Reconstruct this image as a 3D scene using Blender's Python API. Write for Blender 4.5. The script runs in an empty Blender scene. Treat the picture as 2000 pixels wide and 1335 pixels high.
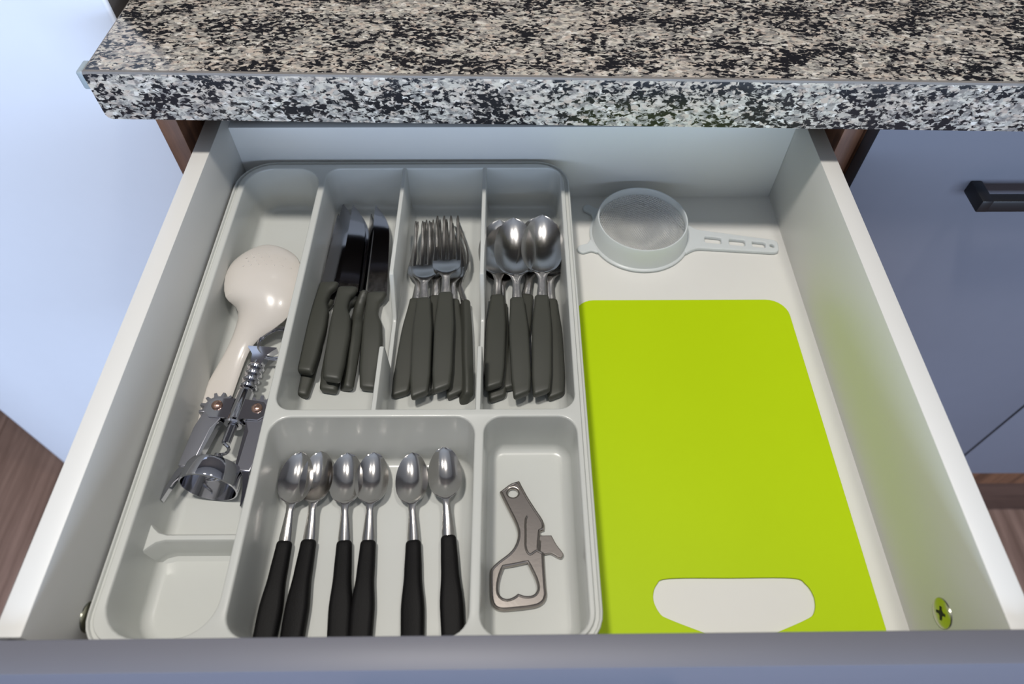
import bpy, bmesh, math, random
from math import sin, cos, pi, radians, sqrt, atan2
from mathutils import Vector, Matrix
random.seed(7)
SC = bpy.context.scene
COL = SC.collection

# ------------------------------------------------------------------ camera
cam_d = bpy.data.cameras.new('camera')
cam = bpy.data.objects.new('camera', cam_d)
COL.objects.link(cam)
SC.camera = cam
PITCH, YAW = radians(54.4), radians(0.25)
cam.location = (0.0035, -0.083, 0.477)
cam.rotation_euler = (pi / 2 - PITCH, 0, -YAW)
cam_d.sensor_width = 36.0
cam_d.lens = 36.0 * 1331 / 2000
cam_d.clip_start = 0.01
cam_d.dof.use_dof = True
cam_d.dof.focus_distance = 0.54
cam_d.dof.aperture_fstop = 5.6

# ------------------------------------------------------------------ world, lights, exposure
W = bpy.data.worlds.new('world')
SC.world = W
W.use_nodes = True
bg = W.node_tree.nodes['Background']
bg.inputs[0].default_value = (0.62, 0.76, 1.0, 1)
bg.inputs[1].default_value = 0.35
SC.view_settings.view_transform = 'Standard'
SC.view_settings.look = 'None'
SC.view_settings.gamma = 1
SC.view_settings.use_curve_mapping = False
SC.view_settings.exposure = 0.0

FLOOR_Z, CEIL_Z = -0.80, 1.72


def area_light(name, loc, aim, size, power, col, shape='DISK', size_y=None):
    d = bpy.data.lights.new(name, 'AREA')
    d.shape = shape
    d.size = size
    if size_y:
        d.size_y = size_y
    d.energy = power
    d.color = col
    o = bpy.data.objects.new(name, d)
    COL.objects.link(o)
    o.location = loc
    v = Vector(aim) - Vector(loc)
    o.rotation_euler = v.to_track_quat('-Z', 'Y').to_euler()
    return o


LAMPS = [(-0.28, 0.09), (0.38, 0.06)]
LAMP_POWER = [15.5, 5.5]
for i, (lx, ly) in enumerate(LAMPS):
    area_light('ceiling_lamp_light', (lx, ly, CEIL_Z - 0.085), (lx, ly, 0), 0.15, LAMP_POWER[i], (1.0, 0.95, 0.88))
area_light('window_light', (0.12, -2.33, 0.25), (0.12, 1.0, 0.25), 4.0, 104.0, (0.58, 0.74, 1.0), 'RECTANGLE', 0.85)


# ------------------------------------------------------------------ materials
def lin(c):
    return tuple(((v / 255) / 12.92 if v / 255 <= 0.04045 else ((v / 255 + 0.055) / 1.055) ** 2.4) for v in c) + (1,)


def mat(name, col, rough=0.5, metal=0.0, spec=0.5, trans=0.0, bump=0.0, bscale=300, coat=0.0, sss=0.0, var=0.03, vscale=40):
    m = bpy.data.materials.new(name)
    m.use_nodes = True
    nt = m.node_tree
    b = nt.nodes['Principled BSDF']
    c = lin(col)
    tc = nt.nodes.new('ShaderNodeTexCoord')
    nz = nt.nodes.new('ShaderNodeTexNoise')
    nz.inputs['Scale'].default_value = vscale
    nt.links.new(tc.outputs['Object'], nz.inputs['Vector'])
    mx = nt.nodes.new('ShaderNodeMixRGB')
    mx.inputs[1].default_value = tuple(v * (1 - var) for v in c[:3]) + (1,)
    mx.inputs[2].default_value = tuple(min(1, v * (1 + var)) for v in c[:3]) + (1,)
    nt.links.new(nz.outputs['Fac'], mx.inputs[0])
    nt.links.new(mx.outputs[0], b.inputs['Base Color'])
    b.inputs['Roughness'].default_value = rough
    b.inputs['Metallic'].default_value = metal
    b.inputs['Specular IOR Level'].default_value = spec
    b.inputs['Transmission Weight'].default_value = trans
    b.inputs['Coat Weight'].default_value = coat
    if sss:
        b.inputs['Subsurface Weight'].default_value = sss
        b.inputs['Subsurface Radius'].default_value = (0.004, 0.004, 0.004)
        b.inputs['Subsurface Scale'].default_value = 1.0
    if bump:
        n2 = nt.nodes.new('ShaderNodeTexNoise')
        n2.inputs['Scale'].default_value = bscale
        nt.links.new(tc.outputs['Object'], n2.inputs['Vector'])
        bp = nt.nodes.new('ShaderNodeBump')
        bp.inputs['Strength'].default_value = bump
        bp.inputs['Distance'].default_value = 0.0004
        nt.links.new(n2.outputs['Fac'], bp.inputs['Height'])
        nt.links.new(bp.outputs['Normal'], b.inputs['Normal'])
    return m


def brushed(name, col, rough, axis_scale=(8, 900, 900), strength=0.12):
    m = mat(name, col, rough, 1.0, var=0.02)
    nt = m.node_tree
    b = nt.nodes['Principled BSDF']
    tc = nt.nodes.new('ShaderNodeTexCoord')
    mp = nt.nodes.new('ShaderNodeMapping')
    mp.inputs['Scale'].default_value = axis_scale
    nt.links.new(tc.outputs['Object'], mp.inputs['Vector'])
    n = nt.nodes.new('ShaderNodeTexNoise')
    n.inputs['Scale'].default_value = 1.0
    n.inputs['Detail'].default_value = 3
    nt.links.new(mp.outputs[0], n.inputs['Vector'])
    bp = nt.nodes.new('ShaderNodeBump')
    bp.inputs['Strength'].default_value = strength
    bp.inputs['Distance'].default_value = 0.0002
    nt.links.new(n.outputs['Fac'], bp.inputs['Height'])
    nt.links.new(bp.outputs['Normal'], b.inputs['Normal'])
    return m


def wood(name, dark, light, scale=(60, 4, 60), rough=0.45):
    m = bpy.data.materials.new(name)
    m.use_nodes = True
    nt = m.node_tree
    b = nt.nodes['Principled BSDF']
    tc = nt.nodes.new('ShaderNodeTexCoord')
    mp = nt.nodes.new('ShaderNodeMapping')
    mp.inputs['Scale'].default_value = scale
    nt.links.new(tc.outputs['Object'], mp.inputs['Vector'])
    oi = nt.nodes.new('ShaderNodeObjectInfo')
    ad = nt.nodes.new('ShaderNodeVectorMath')
    ad.operation = 'ADD'
    sc_ = nt.nodes.new('ShaderNodeVectorMath')
    sc_.operation = 'SCALE'
    sc_.inputs[0].default_value = (13, 7, 29)
    nt.links.new(oi.outputs['Random'], sc_.inputs['Scale'])
    nt.links.new(mp.outputs[0], ad.inputs[0])
    nt.links.new(sc_.outputs[0], ad.inputs[1])
    n = nt.nodes.new('ShaderNodeTexNoise')
    n.inputs['Scale'].default_value = 1.0
    n.inputs['Detail'].default_value = 6
    n.inputs['Roughness'].default_value = 0.65
    nt.links.new(ad.outputs[0], n.inputs['Vector'])
    r = nt.nodes.new('ShaderNodeValToRGB')
    r.color_ramp.elements[0].position = 0.3
    r.color_ramp.elements[0].color = lin(dark)
    r.color_ramp.elements[1].position = 0.7
    r.color_ramp.elements[1].color = lin(light)
    nt.links.new(n.outputs['Fac'], r.inputs[0])
    nt.links.new(r.outputs[0], b.inputs['Base Color'])
    b.inputs['Roughness'].default_value = rough
    return m


def granite():
    m = bpy.data.materials.new('granite')
    m.use_nodes = True
    nt = m.node_tree
    N, L = nt.nodes, nt.links
    b = N['Principled BSDF']
    tc = N.new('ShaderNodeTexCoord')
    mp = N.new('ShaderNodeMapping')
    mp.inputs['Scale'].default_value = (0.62, 1.0, 1.0)
    mp.inputs['Rotation'].default_value = (0, radians(12), radians(4))
    L.new(tc.outputs['Object'], mp.inputs['Vector'])

    # warp
    wn = N.new('ShaderNodeTexNoise')
    wn.inputs['Scale'].default_value = 200
    wn.inputs['Detail'].default_value = 3
    L.new(mp.outputs[0], wn.inputs['Vector'])
    ws = N.new('ShaderNodeVectorMath')
    ws.operation = 'SCALE'
    ws.inputs['Scale'].default_value = 0.004
    L.new(wn.outputs['Color'], ws.inputs[0])
    wa = N.new('ShaderNodeVectorMath')
    wa.operation = 'ADD'
    L.new(mp.outputs[0], wa.inputs[0])
    L.new(ws.outputs[0], wa.inputs[1])

    # light mineral cells
    vo = N.new('ShaderNodeTexVoronoi')
    vo.inputs['Scale'].default_value = 360
    L.new(wa.outputs[0], vo.inputs['Vector'])
    sp = N.new('ShaderNodeSeparateColor')
    L.new(vo.outputs['Color'], sp.inputs[0])
    cr = N.new('ShaderNodeValToRGB')
    el = cr.color_ramp.elements
    el[0].position, el[0].color = 0.0, lin((146, 142, 135))
    el[1].position, el[1].color = 1.0, lin((216, 211, 201))
    for p, c in ((0.25, (172, 167, 157)), (0.5, (194, 187, 173)), (0.75, (176, 160, 146))):
        e = el.new(p)
        e.color = lin(c)
    L.new(sp.outputs[0], cr.inputs[0])
    # large pink beige patches
    pn = N.new('ShaderNodeTexNoise')
    pn.inputs['Scale'].default_value = 28
    pn.inputs['Detail'].default_value = 4
    L.new(mp.outputs[0], pn.inputs['Vector'])
    pr = N.new('ShaderNodeValToRGB')
    pr.color_ramp.elements[0].position = 0.48
    pr.color_ramp.elements[1].position = 0.68
    pr.color_ramp.elements[0].color = (0, 0, 0, 1)
    pr.color_ramp.elements[1].color = (0.55, 0.55, 0.55, 1)
    L.new(pn.outputs['Fac'], pr.inputs[0])
    m1 = N.new('ShaderNodeMixRGB')
    m1.inputs[2].default_value = lin((182, 168, 154))
    L.new(pr.outputs[0], m1.inputs[0])
    L.new(cr.outputs[0], m1.inputs[1])

    # grey mica haze
    gn = N.new('ShaderNodeTexNoise')
    gn.inputs['Scale'].default_value = 230
    gn.inputs['Detail'].default_value = 5
    gn.inputs['Roughness'].default_value = 0.6
    L.new(wa.outputs[0], gn.inputs['Vector'])
    gr = N.new('ShaderNodeValToRGB')
    gr.color_ramp.elements[0].position = 0.48
    gr.color_ramp.elements[1].position = 0.60
    L.new(gn.outputs['Fac'], gr.inputs[0])
    gk = N.new('ShaderNodeMath')
    gk.operation = 'MULTIPLY'
    gk.inputs[1].default_value = 0.75
    L.new(gr.outputs[0], gk.inputs[0])
    m2 = N.new('ShaderNodeMixRGB')
    m2.inputs[2].default_value = lin((98, 95, 94))
    L.new(gk.outputs[0], m2.inputs[0])
    L.new(m1.outputs[0], m2.inputs[1])

    # black mineral flecks, clustered
    bn = N.new('ShaderNodeTexNoise')
    bn.inputs['Scale'].default_value = 335
    bn.inputs['Detail'].default_value = 4
    bn.inputs['Roughness'].default_value = 0.55
    bn.inputs['Distortion'].default_value = 0.6
    L.new(mp.outputs[0], bn.inputs['Vector'])
    cn = N.new('ShaderNodeTexNoise')
    cn.inputs['Scale'].default_value = 55
    cn.inputs['Detail'].default_value = 3
    L.new(mp.outputs[0], cn.inputs['Vector'])
    ck = N.new('ShaderNodeMath')
    ck.operation = 'MULTIPLY_ADD'
    ck.inputs[1].default_value = 0.55
    L.new(cn.outputs['Fac'], ck.inputs[0])
    L.new(bn.outputs['Fac'], ck.inputs[2])
    br = N.new('ShaderNodeValToRGB')
    br.color_ramp.elements[0].position = 0.765
    br.color_ramp.elements[1].position = 0.83
    L.new(ck.outputs[0], br.inputs[0])
    m3 = N.new('ShaderNodeMixRGB')
    m3.inputs[2].default_value = lin((24, 24, 28))
    L.new(br.outputs[0], m3.inputs[0])
    L.new(m2.outputs[0], m3.inputs[1])
    L.new(m3.outputs[0], b.inputs['Base Color'])
    b.inputs['Roughness'].default_value = 0.22
    b.inputs['Specular IOR Level'].default_value = 0.5
    return m


M = dict(
    granite=granite(),
    arris=mat('polished_granite_edge', (118, 113, 108), 0.5, var=0.12, vscale=150),
    melamine=mat('white_melamine', (222, 221, 217), 0.42, var=0.01),
    tray=mat('white_tray_plastic', (198, 200, 196), 0.26, var=0.01, coat=0.15),
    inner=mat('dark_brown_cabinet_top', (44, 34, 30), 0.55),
    gap=mat('dark_cabinet_interior', (70, 55, 48), 0.6),
    front=mat('grey_laminate', (113, 114, 124), 0.48, var=0.02),
    edge=mat('shaded_door_edge', (62, 60, 64), 0.45),  # door's side edges in shadow, the shade put into this darker colour
    wood=wood('walnut_board', (80, 50, 34), (138, 94, 66), (70, 70, 5)),
    floor=wood('brown_floor_board', (122, 96, 84), (164, 134, 120), (70, 4, 60), 0.5),
    plinth=wood('brown_plinth', (70, 50, 42), (100, 74, 62), (4, 60, 60)),
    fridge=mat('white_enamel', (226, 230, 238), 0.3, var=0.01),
    fridge_side=mat('grey_fridge_side', (92, 87, 84), 0.45),  # flat grey for the body and the door's side faces
    gasket=mat('grey_gasket', (150, 156, 170), 0.6),
    wall=mat('grey_wall_paint', (78, 72, 69), 0.85, bump=0.05, bscale=200),
    ceiling=mat('pale_ceiling_paint', (206, 201, 193), 0.9),
    room=mat('taupe_wall_paint', (140, 134, 128), 0.9),
    handle=mat('grey_green_handle_plastic', (63, 64, 58), 0.48, bump=0.06, bscale=1500, var=0.04),
    black=mat('black_handle_plastic', (11, 10, 11), 0.6, spec=0.2, bump=0.35, bscale=1400, var=0.05),
    steel=brushed('satin_steel', (196, 194, 192), 0.22),
    blade=mat('polished_blade_steel', (170, 168, 172), 0.08, 1.0),
    spoon=brushed('polished_spoon_steel', (205, 202, 199), 0.15, (500, 500, 500), 0.05),
    lever=mat('satin_chrome', (188, 188, 196), 0.30, 1.0),
    chrome=mat('chrome', (196, 196, 202), 0.07, 1.0),
    nickel=mat('dull_nickel', (160, 153, 147), 0.26, 1.0, bump=0.05, bscale=500),
    copper=mat('copper_rivet', (214, 176, 158), 0.2, 1.0),
    cream=mat('cream_plastic', (212, 206, 199), 0.24, coat=0.2, var=0.01, sss=0.12),
    lime=mat('lime_green_plastic', (181, 209, 0), 0.5, spec=0.2, var=0.02, vscale=15),
    strainer=mat('pale_translucent_plastic', (232, 236, 237), 0.3, trans=0.0, var=0.01),
    wire=mat('steel_wire', (235, 234, 232), 0.3, 0.8),
    iron=mat('black_metal', (20, 20, 23), 0.4),
    screw=mat('zinc_screw', (176, 176, 160), 0.22, 1.0),
    dark=mat('slot_shade_colour', (16, 16, 16), 0.7),  # near-black stands in for shade in the screw slot, no recess cut
    silicone=mat('clear_silicone', (206, 220, 226), 0.35, trans=0.55),
    window=mat('white_window_frame', (230, 230, 228), 0.4),
    glassy=mat('window_glass', (255, 255, 255), 0.02, trans=1.0),
)


def add_translucency(m, col, fac):
    nt = m.node_tree
    out = nt.nodes['Material Output']
    b = nt.nodes['Principled BSDF']
    tl = nt.nodes.new('ShaderNodeBsdfTranslucent')
    tl.inputs['Color'].default_value = lin(col)
    mx = nt.nodes.new('ShaderNodeMixShader')
    mx.inputs[0].default_value = fac
    nt.links.new(b.outputs[0], mx.inputs[1])
    nt.links.new(tl.outputs[0], mx.inputs[2])
    nt.links.new(mx.outputs[0], out.inputs['Surface'])


add_translucency(M['strainer'], (232, 240, 245), 0.28)


# ------------------------------------------------------------------ mesh helpers
def link(name, me, m=None, parent=None, smooth=False, label=None):
    o = bpy.data.objects.new(name, me)
    COL.objects.link(o)
    if m is not None:
        for x in (m if isinstance(m, (list, tuple)) else [m]):
            me.materials.append(x)
    if parent is not None:
        o.parent = parent
    if smooth:
        me.polygons.foreach_set('use_smooth', [True] * len(me.polygons))
        try:
            me.set_sharp_from_angle(angle=radians(38))
        except Exception:
            pass
    if label:
        o['label'] = label
    return o


def thing(name, label, cat, loc=(0, 0, 0), rot=(0, 0, 0), group=None):
    o = bpy.data.objects.new(name, None)
    o.empty_display_size = 0.02
    COL.objects.link(o)
    o.location = loc
    o.rotation_euler = rot
    o['label'], o['category'] = label, cat
    if group:
        o['group'] = group
    return o


def from_bm(bm, name):
    bmesh.ops.recalc_face_normals(bm, faces=bm.faces)
    me = bpy.data.meshes.new(name)
    bm.to_mesh(me)
    bm.free()
    return me


def bm_box(bm, x0, x1, y0, y1, z0, z1, bevel=0.0, seg=2):
    vs = [bm.verts.new((x, y, z)) for x in (x0, x1) for y in (y0, y1) for z in (z0, z1)]
    q = [(0, 1, 3, 2), (4, 6, 7, 5), (0, 4, 5, 1), (2, 3, 7, 6), (0, 2, 6, 4), (1, 5, 7, 3)]
    fs = [bm.faces.new([vs[i] for i in f]) for f in q]
    if bevel:
        es = list({e for f in fs for e in f.edges})
        bmesh.ops.bevel(bm, geom=es, offset=bevel, segments=seg, profile=0.5, affect='EDGES')


def box(name, x0, x1, y0, y1, z0, z1, m, parent=None, bevel=0.0012, seg=2, label=None):
    bm = bmesh.new()
    bm_box(bm, x0, x1, y0, y1, z0, z1, bevel, seg)
    return link(name, from_bm(bm, name), m, parent, bool(bevel), label)


def bm_loft(bm, rings, caps=True, closed=True):
    vr = [[bm.verts.new(p) for p in r] for r in rings]
    n = len(rings[0])
    for a, b in zip(vr, vr[1:]):
        for i in range(n if closed else n - 1):
            j = (i + 1) % n
            bm.faces.new((a[i], a[j], b[j], b[i]))
    if caps and closed:
        for r in (vr[0], vr[-1]):
            try:
                bm.faces.new(r)
            except Exception:
                pass
    return vr


def bm_tube(bm, pts, r, n=8, closed=False, caps=True):
    pts = [Vector(p) for p in pts]
    rings = []
    up = Vector((0, 0, 1))
    N = len(pts)
    prev = None
    for i, p in enumerate(pts):
        a = pts[(i - 1) % N] if (i > 0 or closed) else p
        b = pts[(i + 1) % N] if (i < N - 1 or closed) else p
        t = (b - a).normalized()
        if prev is None:
            s = t.cross(up)
            if s.length < 1e-3:
                s = t.cross(Vector((1, 0, 0)))
        else:
            s = prev - t * prev.dot(t)
        s.normalize()
        prev = s
        u = s.cross(t)
        rr = r[i] if isinstance(r, (list, tuple)) else r
        rings.append([p + s * rr * cos(2 * pi * k / n) + u * rr * sin(2 * pi * k / n) for k in range(n)])
    vr = bm_loft(bm, rings, caps and not closed)
    if closed:
        a, b = vr[-1], vr[0]
        for i in range(n):
            j = (i + 1) % n
            bm.faces.new((a[i], a[j], b[j], b[i]))


def bm_lathe(bm, prof, axis='x', n=40, centre=(0, 0, 0)):
    """profile list of (along, radius); closed when first == last"""
    rings = []
    for a, r in prof:
        ring = []
        for k in range(n):
            c, s = r * cos(2 * pi * k / n), r * sin(2 * pi * k / n)
            if axis == 'x':
                p = (a, c, s)
            elif axis == 'y':
                p = (s, a, c)
            else:
                p = (c, s, a)
            ring.append((p[0] + centre[0], p[1] + centre[1], p[2] + centre[2]))
        rings.append(ring)
    loop = prof[0] == prof[-1]
    bm_loft(bm, rings, caps=not loop)
    if loop:
        bmesh.ops.remove_doubles(bm, verts=bm.verts, dist=1e-7)


def rrect(x0, x1, y0, y1, r, n=7):
    """counter-clockwise rounded rectangle, r = one radius or four (x1y1, x0y1, x0y0, x1y0)"""
    if not isinstance(r, (list, tuple)):
        r = [r] * 4
    out = []
    for k, (cx, cy, sx, sy) in enumerate(((x1, y1, -1, -1), (x0, y1, 1, -1), (x0, y0, 1, 1), (x1, y0, -1, 1))):
        rr = r[k]
        for i in range(n + 1):
            a = pi / 2 * k + pi / 2 * i / n
            out.append((cx + sx * rr + rr * cos(a), cy + sy * rr + rr * sin(a)))
    return out


def smooth_loop(pts, sub=4):
    """Catmull-Rom through a closed list of points; (x, y, 1) marks a sharp corner"""
    out = []
    n = len(pts)
    for i in range(n):
        p0, p1, p2, p3 = (pts[(i + k - 1) % n] for k in range(4))
        s1, s2 = len(p1) > 2, len(p2) > 2
        P = [Vector(q[:2]) for q in (p0, p1, p2, p3)]
        m1 = (P[2] - P[1]) if s1 else (P[2] - P[0]) / 2
        m2 = (P[2] - P[1]) if s2 else (P[3] - P[1]) / 2
        for k in range(sub):
            t = k / sub
            h = (2 * t ** 3 - 3 * t * t + 1, t ** 3 - 2 * t * t + t, -2 * t ** 3 + 3 * t * t, t ** 3 - t * t)
            q = P[1] * h[0] + m1 * h[1] + P[2] * h[2] + m2 * h[3]
            out.append((q.x, q.y))
    return out


def plate_mesh(name, loops, z0, z1, bevel=0.0005, res=2):
    """flat plate with holes and rounded edges, from 2D loops"""
    cu = bpy.data.curves.new(name, 'CURVE')
    cu.dimensions = '2D'
    cu.fill_mode = 'BOTH'
    cu.extrude = max((z1 - z0) / 2 - bevel, 0)
    cu.bevel_depth = bevel
    cu.bevel_resolution = res
    cu.offset = -bevel
    for lp in loops:
        s = cu.splines.new('POLY')
        s.points.add(len(lp) - 1)
        for p, q in zip(s.points, lp):
            p.co = (q[0], q[1], 0, 1)
        s.use_cyclic_u = True
    o = bpy.data.objects.new(name, cu)
    COL.objects.link(o)
    bpy.context.view_layer.update()
    dg = bpy.context.evaluated_depsgraph_get()
    me = bpy.data.meshes.new_from_object(o.evaluated_get(dg))
    bpy.data.objects.remove(o)
    bpy.data.curves.remove(cu)
    me.transform(Matrix.Translation((0, 0, (z0 + z1) / 2)))
    me.name = name
    me.materials.clear()
    return me


def lerp_table(tab, x):
    """smooth interpolation in a table of (x, v)"""
    if x <= tab[0][0]:
        return tab[0][1]
    for (a, va), (b, vb) in zip(tab, tab[1:]):
        if x <= b:
            t = (x - a) / (b - a)
            t = t * t * (3 - 2 * t)
            return va + (vb - va) * t
    return tab[-1][1]


def copy_tree(o, parent=None):
    c = o.copy()
    COL.objects.link(c)
    if parent is not None:
        c.parent = parent
    for ch in [q for q in bpy.data.objects if q.parent == o]:
        copy_tree(ch, c)
    return c


# ------------------------------------------------------------------ room shell
def structure(o):
    o['kind'] = 'structure'
    return o


RX0, RX1, RY0, RY1 = -2.20, 2.45, -2.40, 0.985
fl = structure(box('floor', RX0, RX1, RY0, RY1, FLOOR_Z - 0.06, FLOOR_Z - 0.008, M['gap'], None, 0))
pw, pl = 0.16, 0.95
pm = None
ix = 0
x = -2.11
while x < RX1 - 0.01:
    y = RY0 + (0.0, 0.37, 0.62)[ix % 3] - 0.6
    while y < RY1:
        y0, y1 = max(y, RY0), min(y + pl, RY1)
        if y1 - y0 > 0.05:
            if abs((y1 - y0) - pl) < 1e-6:
                if pm is None:
                    o = box('floor_board', -pw / 2 + 0.0007, pw / 2 - 0.0007, -pl / 2 + 0.0007, pl / 2 - 0.0007, -0.008, 0, M['floor'], fl, 0.0008, 1)
                    pm = o.data
                else:
                    o = link('floor_board', pm, None, fl)
            else:
                o = box('floor_board', -pw / 2 + 0.0007, pw / 2 - 0.0007, -(y1 - y0) / 2 + 0.0007, (y1 - y0) / 2 - 0.0007, -0.008, 0, M['floor'], fl, 0.0008, 1)
            o.location = (x, (y0 + y1) / 2, FLOOR_Z)
        y += pl
    x += pw
    ix += 1
structure(box('wall_back', RX0, RX1, RY1, RY1 + 0.1, FLOOR_Z - 0.06, CEIL_Z, M['wall'], None, 0))
structure(box('wall_left', RX0 - 0.1, RX0, RY0, RY1 + 0.1, FLOOR_Z - 0.06, CEIL_Z, M['room'], None, 0))
structure(box('ceiling', RX0 - 0.1, RX1 + 0.1, RY0 - 0.1, RY1 + 0.1, CEIL_Z, CEIL_Z + 0.1, M['ceiling'], None, 0))
structure(box('wall_right', RX1, RX1 + 0.1, RY0, RY1 + 0.1, FLOOR_Z - 0.06, CEIL_Z, M['room'], None, 0))
# front wall, behind the viewer, with a wide window
wx0, wx1, wz0, wz1 = -1.90, 2.15, -0.20, 0.70
bm = bmesh.new()
bm_box(bm, RX0 - 0.1, wx0, RY0 - 0.1, RY0, FLOOR_Z - 0.06, CEIL_Z)
bm_box(bm, wx1, RX1 + 0.1, RY0 - 0.1, RY0, FLOOR_Z - 0.06, CEIL_Z)
bm_box(bm, wx0, wx1, RY0 - 0.1, RY0, FLOOR_Z - 0.06, wz0)
bm_box(bm, wx0, wx1, RY0 - 0.1, RY0, wz1, CEIL_Z)
structure(link('wall_front', from_bm(bm, 'wall_front'), M['room']))
bm = bmesh.new()
for a, b in ((wx0, wx0 + 0.05), (wx1 - 0.05, wx1), ((wx0 + wx1) / 2 - 0.03, (wx0 + wx1) / 2 + 0.03)):
    bm_box(bm, a, b, RY0 - 0.07, RY0 - 0.02, wz0, wz1, 0.003)
for a, b in ((wz0, wz0 + 0.05), (wz1 - 0.05, wz1)):
    bm_box(bm, wx0, wx1, RY0 - 0.068, RY0 - 0.022, a, b, 0.003)
win = structure(link('window_1', from_bm(bm, 'window_1'), M['window'], None, True))
box('pane', wx0 + 0.04, wx1 - 0.04, RY0 - 0.047, RY0 - 0.043, wz0 + 0.04, wz1 - 0.04, M['glassy'], win, 0)
for i, (lx, ly) in enumerate(LAMPS):
    t = thing('ceiling_lamp', ('round ceiling lamp above the left half of the drawer', 'round ceiling lamp above the right half of the drawer')[i], 'lamp', (lx, ly, CEIL_Z))
    bm = bmesh.new()
    bm_lathe(bm, [(0, 0.05), (-0.03, 0.10), (-0.08, 0.115), (-0.082, 0.105), (-0.05, 0.09), (-0.05, 0.001)], 'z', 32)
    link('shade', from_bm(bm, 'shade'), M['window'], t, True)

# ------------------------------------------------------------------ base cabinets
YC = 0.412          # front edge of the carcasses
CT = 0.134          # carcass top
CB = -0.65          # carcass bottom


def carcass(name, label, xi0, xi1, m):
    t = thing(name, label, 'cabinet', ((xi0 + xi1) / 2, YC, CB))
    w = (xi1 - xi0) / 2
    th = 0.0175
    H = CT - CB
    box('side_panel', -w - th, -w, 0, 0.55, 0, H, M['wood'], t, 0.0006)
    box('side_panel', w, w + th, 0, 0.55, 0, H, M['wood'], t, 0.0006)
    box('bottom_panel', -w, w, 0.001, 0.55, 0, 0.018, M['wood'], t, 0.0006)
    box('back_panel', -w, w, 0.542, 0.55, 0.018, H, m, t, 0)
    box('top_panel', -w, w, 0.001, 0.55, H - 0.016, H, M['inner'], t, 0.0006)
    return t


def bow_handle(parent, x0, x1, yf, z0, z1, dep=0.0275, name='handle'):
    """square bar handle with two posts, facing -y"""
    bm = bmesh.new()
    w = 0.0105
    b = 0.0011
    bm_box(bm, x0, x0 + w, yf - dep, yf, z0, z1, b)
    bm_box(bm, x1 - w, x1, yf - dep, yf, z0, z1, b)
    bm_box(bm, x0 + w * 0.5, x1 - w * 0.5, yf - dep + 0.0001, yf - dep + w, z0 + 0.0001, z1 - 0.0001, b)
    return link(name, from_bm(bm, name), M['iron'], parent, True, 'black square bar handle')


cab = carcass('base_cabinet', 'walnut-brown base cabinet under the granite top with its top drawer pulled open', -0.282, 0.2957, M['gap'])
# fronts below the open drawer
for z0, z1 in ((-0.565, -0.368), (-0.365, -0.168)):
    d = box('drawer_front', -0.306, 0.306, -0.0185, -0.0010, z0 - CB, z1 - CB, [M['front']], cab, 0.001)
    bow_handle(d, -0.095, 0.095, -0.0185, z1 - CB - 0.085, z1 - CB - 0.072)


def door_cabinet(label, x0, x1, hx0, hx1):
    """closed cabinet: door spans x0..x1"""
    t = thing('base_cabinet', label, 'cabinet', ((x0 + x1) / 2, YC, CB))
    w = (x1 - x0) / 2
    H = CT - CB
    box('body', -w + 0.0005, w - 0.0005, 0, 0.55, 0, H, M['wood'], t, 0.0006)
    bm = bmesh.new()
    bm_box(bm, -w, w, -0.0185, -0.0012, -0.567 - CB, 0.130 - CB, 0.001)
    me = from_bm(bm, 'door')
    d = link('door', me, [M['front'], M['edge']], t, True)
    for p in me.polygons:
        if abs(p.normal.x) > 0.7:
            p.material_index = 1  # side faces get the colour with shade in it
    c = (x0 + x1) / 2
    bow_handle(d, hx0 - c, hx1 - c, -0.0185, 0.047 - CB, 0.060 - CB)
    return t


door_cabinet('closed cabinet with grey door and black bar handle right of the drawer', 0.3145, 0.7165, 0.4214, 0.6104)
door_cabinet('second closed grey-fronted cabinet right of the drawer, past the thin door gap', 0.7205, 1.1205, 0.826, 1.015)
structure(box('trim_1', -0.2995, 1.12, YC + 0.012, YC + 0.028, FLOOR_Z, CB - 0.0005, M['plinth'], None, 0.001))

# ------------------------------------------------------------------ granite worktop
CX0, CX1 = -0.320, 1.15
CZ0, CZ1 = 0.1355, 0.178
ct = thing('granite_countertop', 'speckled black, white and beige granite worktop above the open drawer', 'countertop', (CX0, 0.3835, CZ0))
ct.rotation_euler = (0, 0, radians(-1.5))
bm = bmesh.new()
L_, D_, T_ = CX1 - CX0, 0.625, CZ1 - CZ0
bm_box(bm, 0, L_, 0, D_, 0, T_)
bm.edges.ensure_lookup_table()
low = [e for e in bm.edges if abs(e.verts[0].co.x) < 1e-6 and abs(e.verts[1].co.x) < 1e-6
       and abs(e.verts[0].co.y) < 1e-6 and abs(e.verts[1].co.y) < 1e-6]
# rounded lower left corner of the front face
bl = [e for e in bm.edges if abs(e.verts[0].co.x) < 1e-6 and abs(e.verts[1].co.x) < 1e-6
      and abs(e.verts[0].co.z) < 1e-6 and abs(e.verts[1].co.z) < 1e-6]
bmesh.ops.bevel(bm, geom=bl, offset=0.005, segments=4, profile=0.5, affect='EDGES')
te = [e for e in bm.edges if all(abs(v.co.z - T_) < 1e-6 for v in e.verts)
      and (all(abs(v.co.y) < 1e-6 for v in e.verts) or all(abs(v.co.x) < 1e-6 for v in e.verts))]
r = bmesh.ops.bevel(bm, geom=te, offset=0.0022, segments=2, profile=0.5, affect='EDGES', material=1)
link('slab', from_bm(bm, 'slab'), [M['granite'], M['arris']], ct, True)
bm = bmesh.new()
bm_box(bm, -0.0055, 0.0003, 0.0006, 0.017, T_ - 0.0165, T_ - 0.0012, 0.0017, 3)
link('corner_guard', from_bm(bm, 'corner_guard'), M['silicone'], ct, True, 'small clear rubber corner guard')

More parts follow.
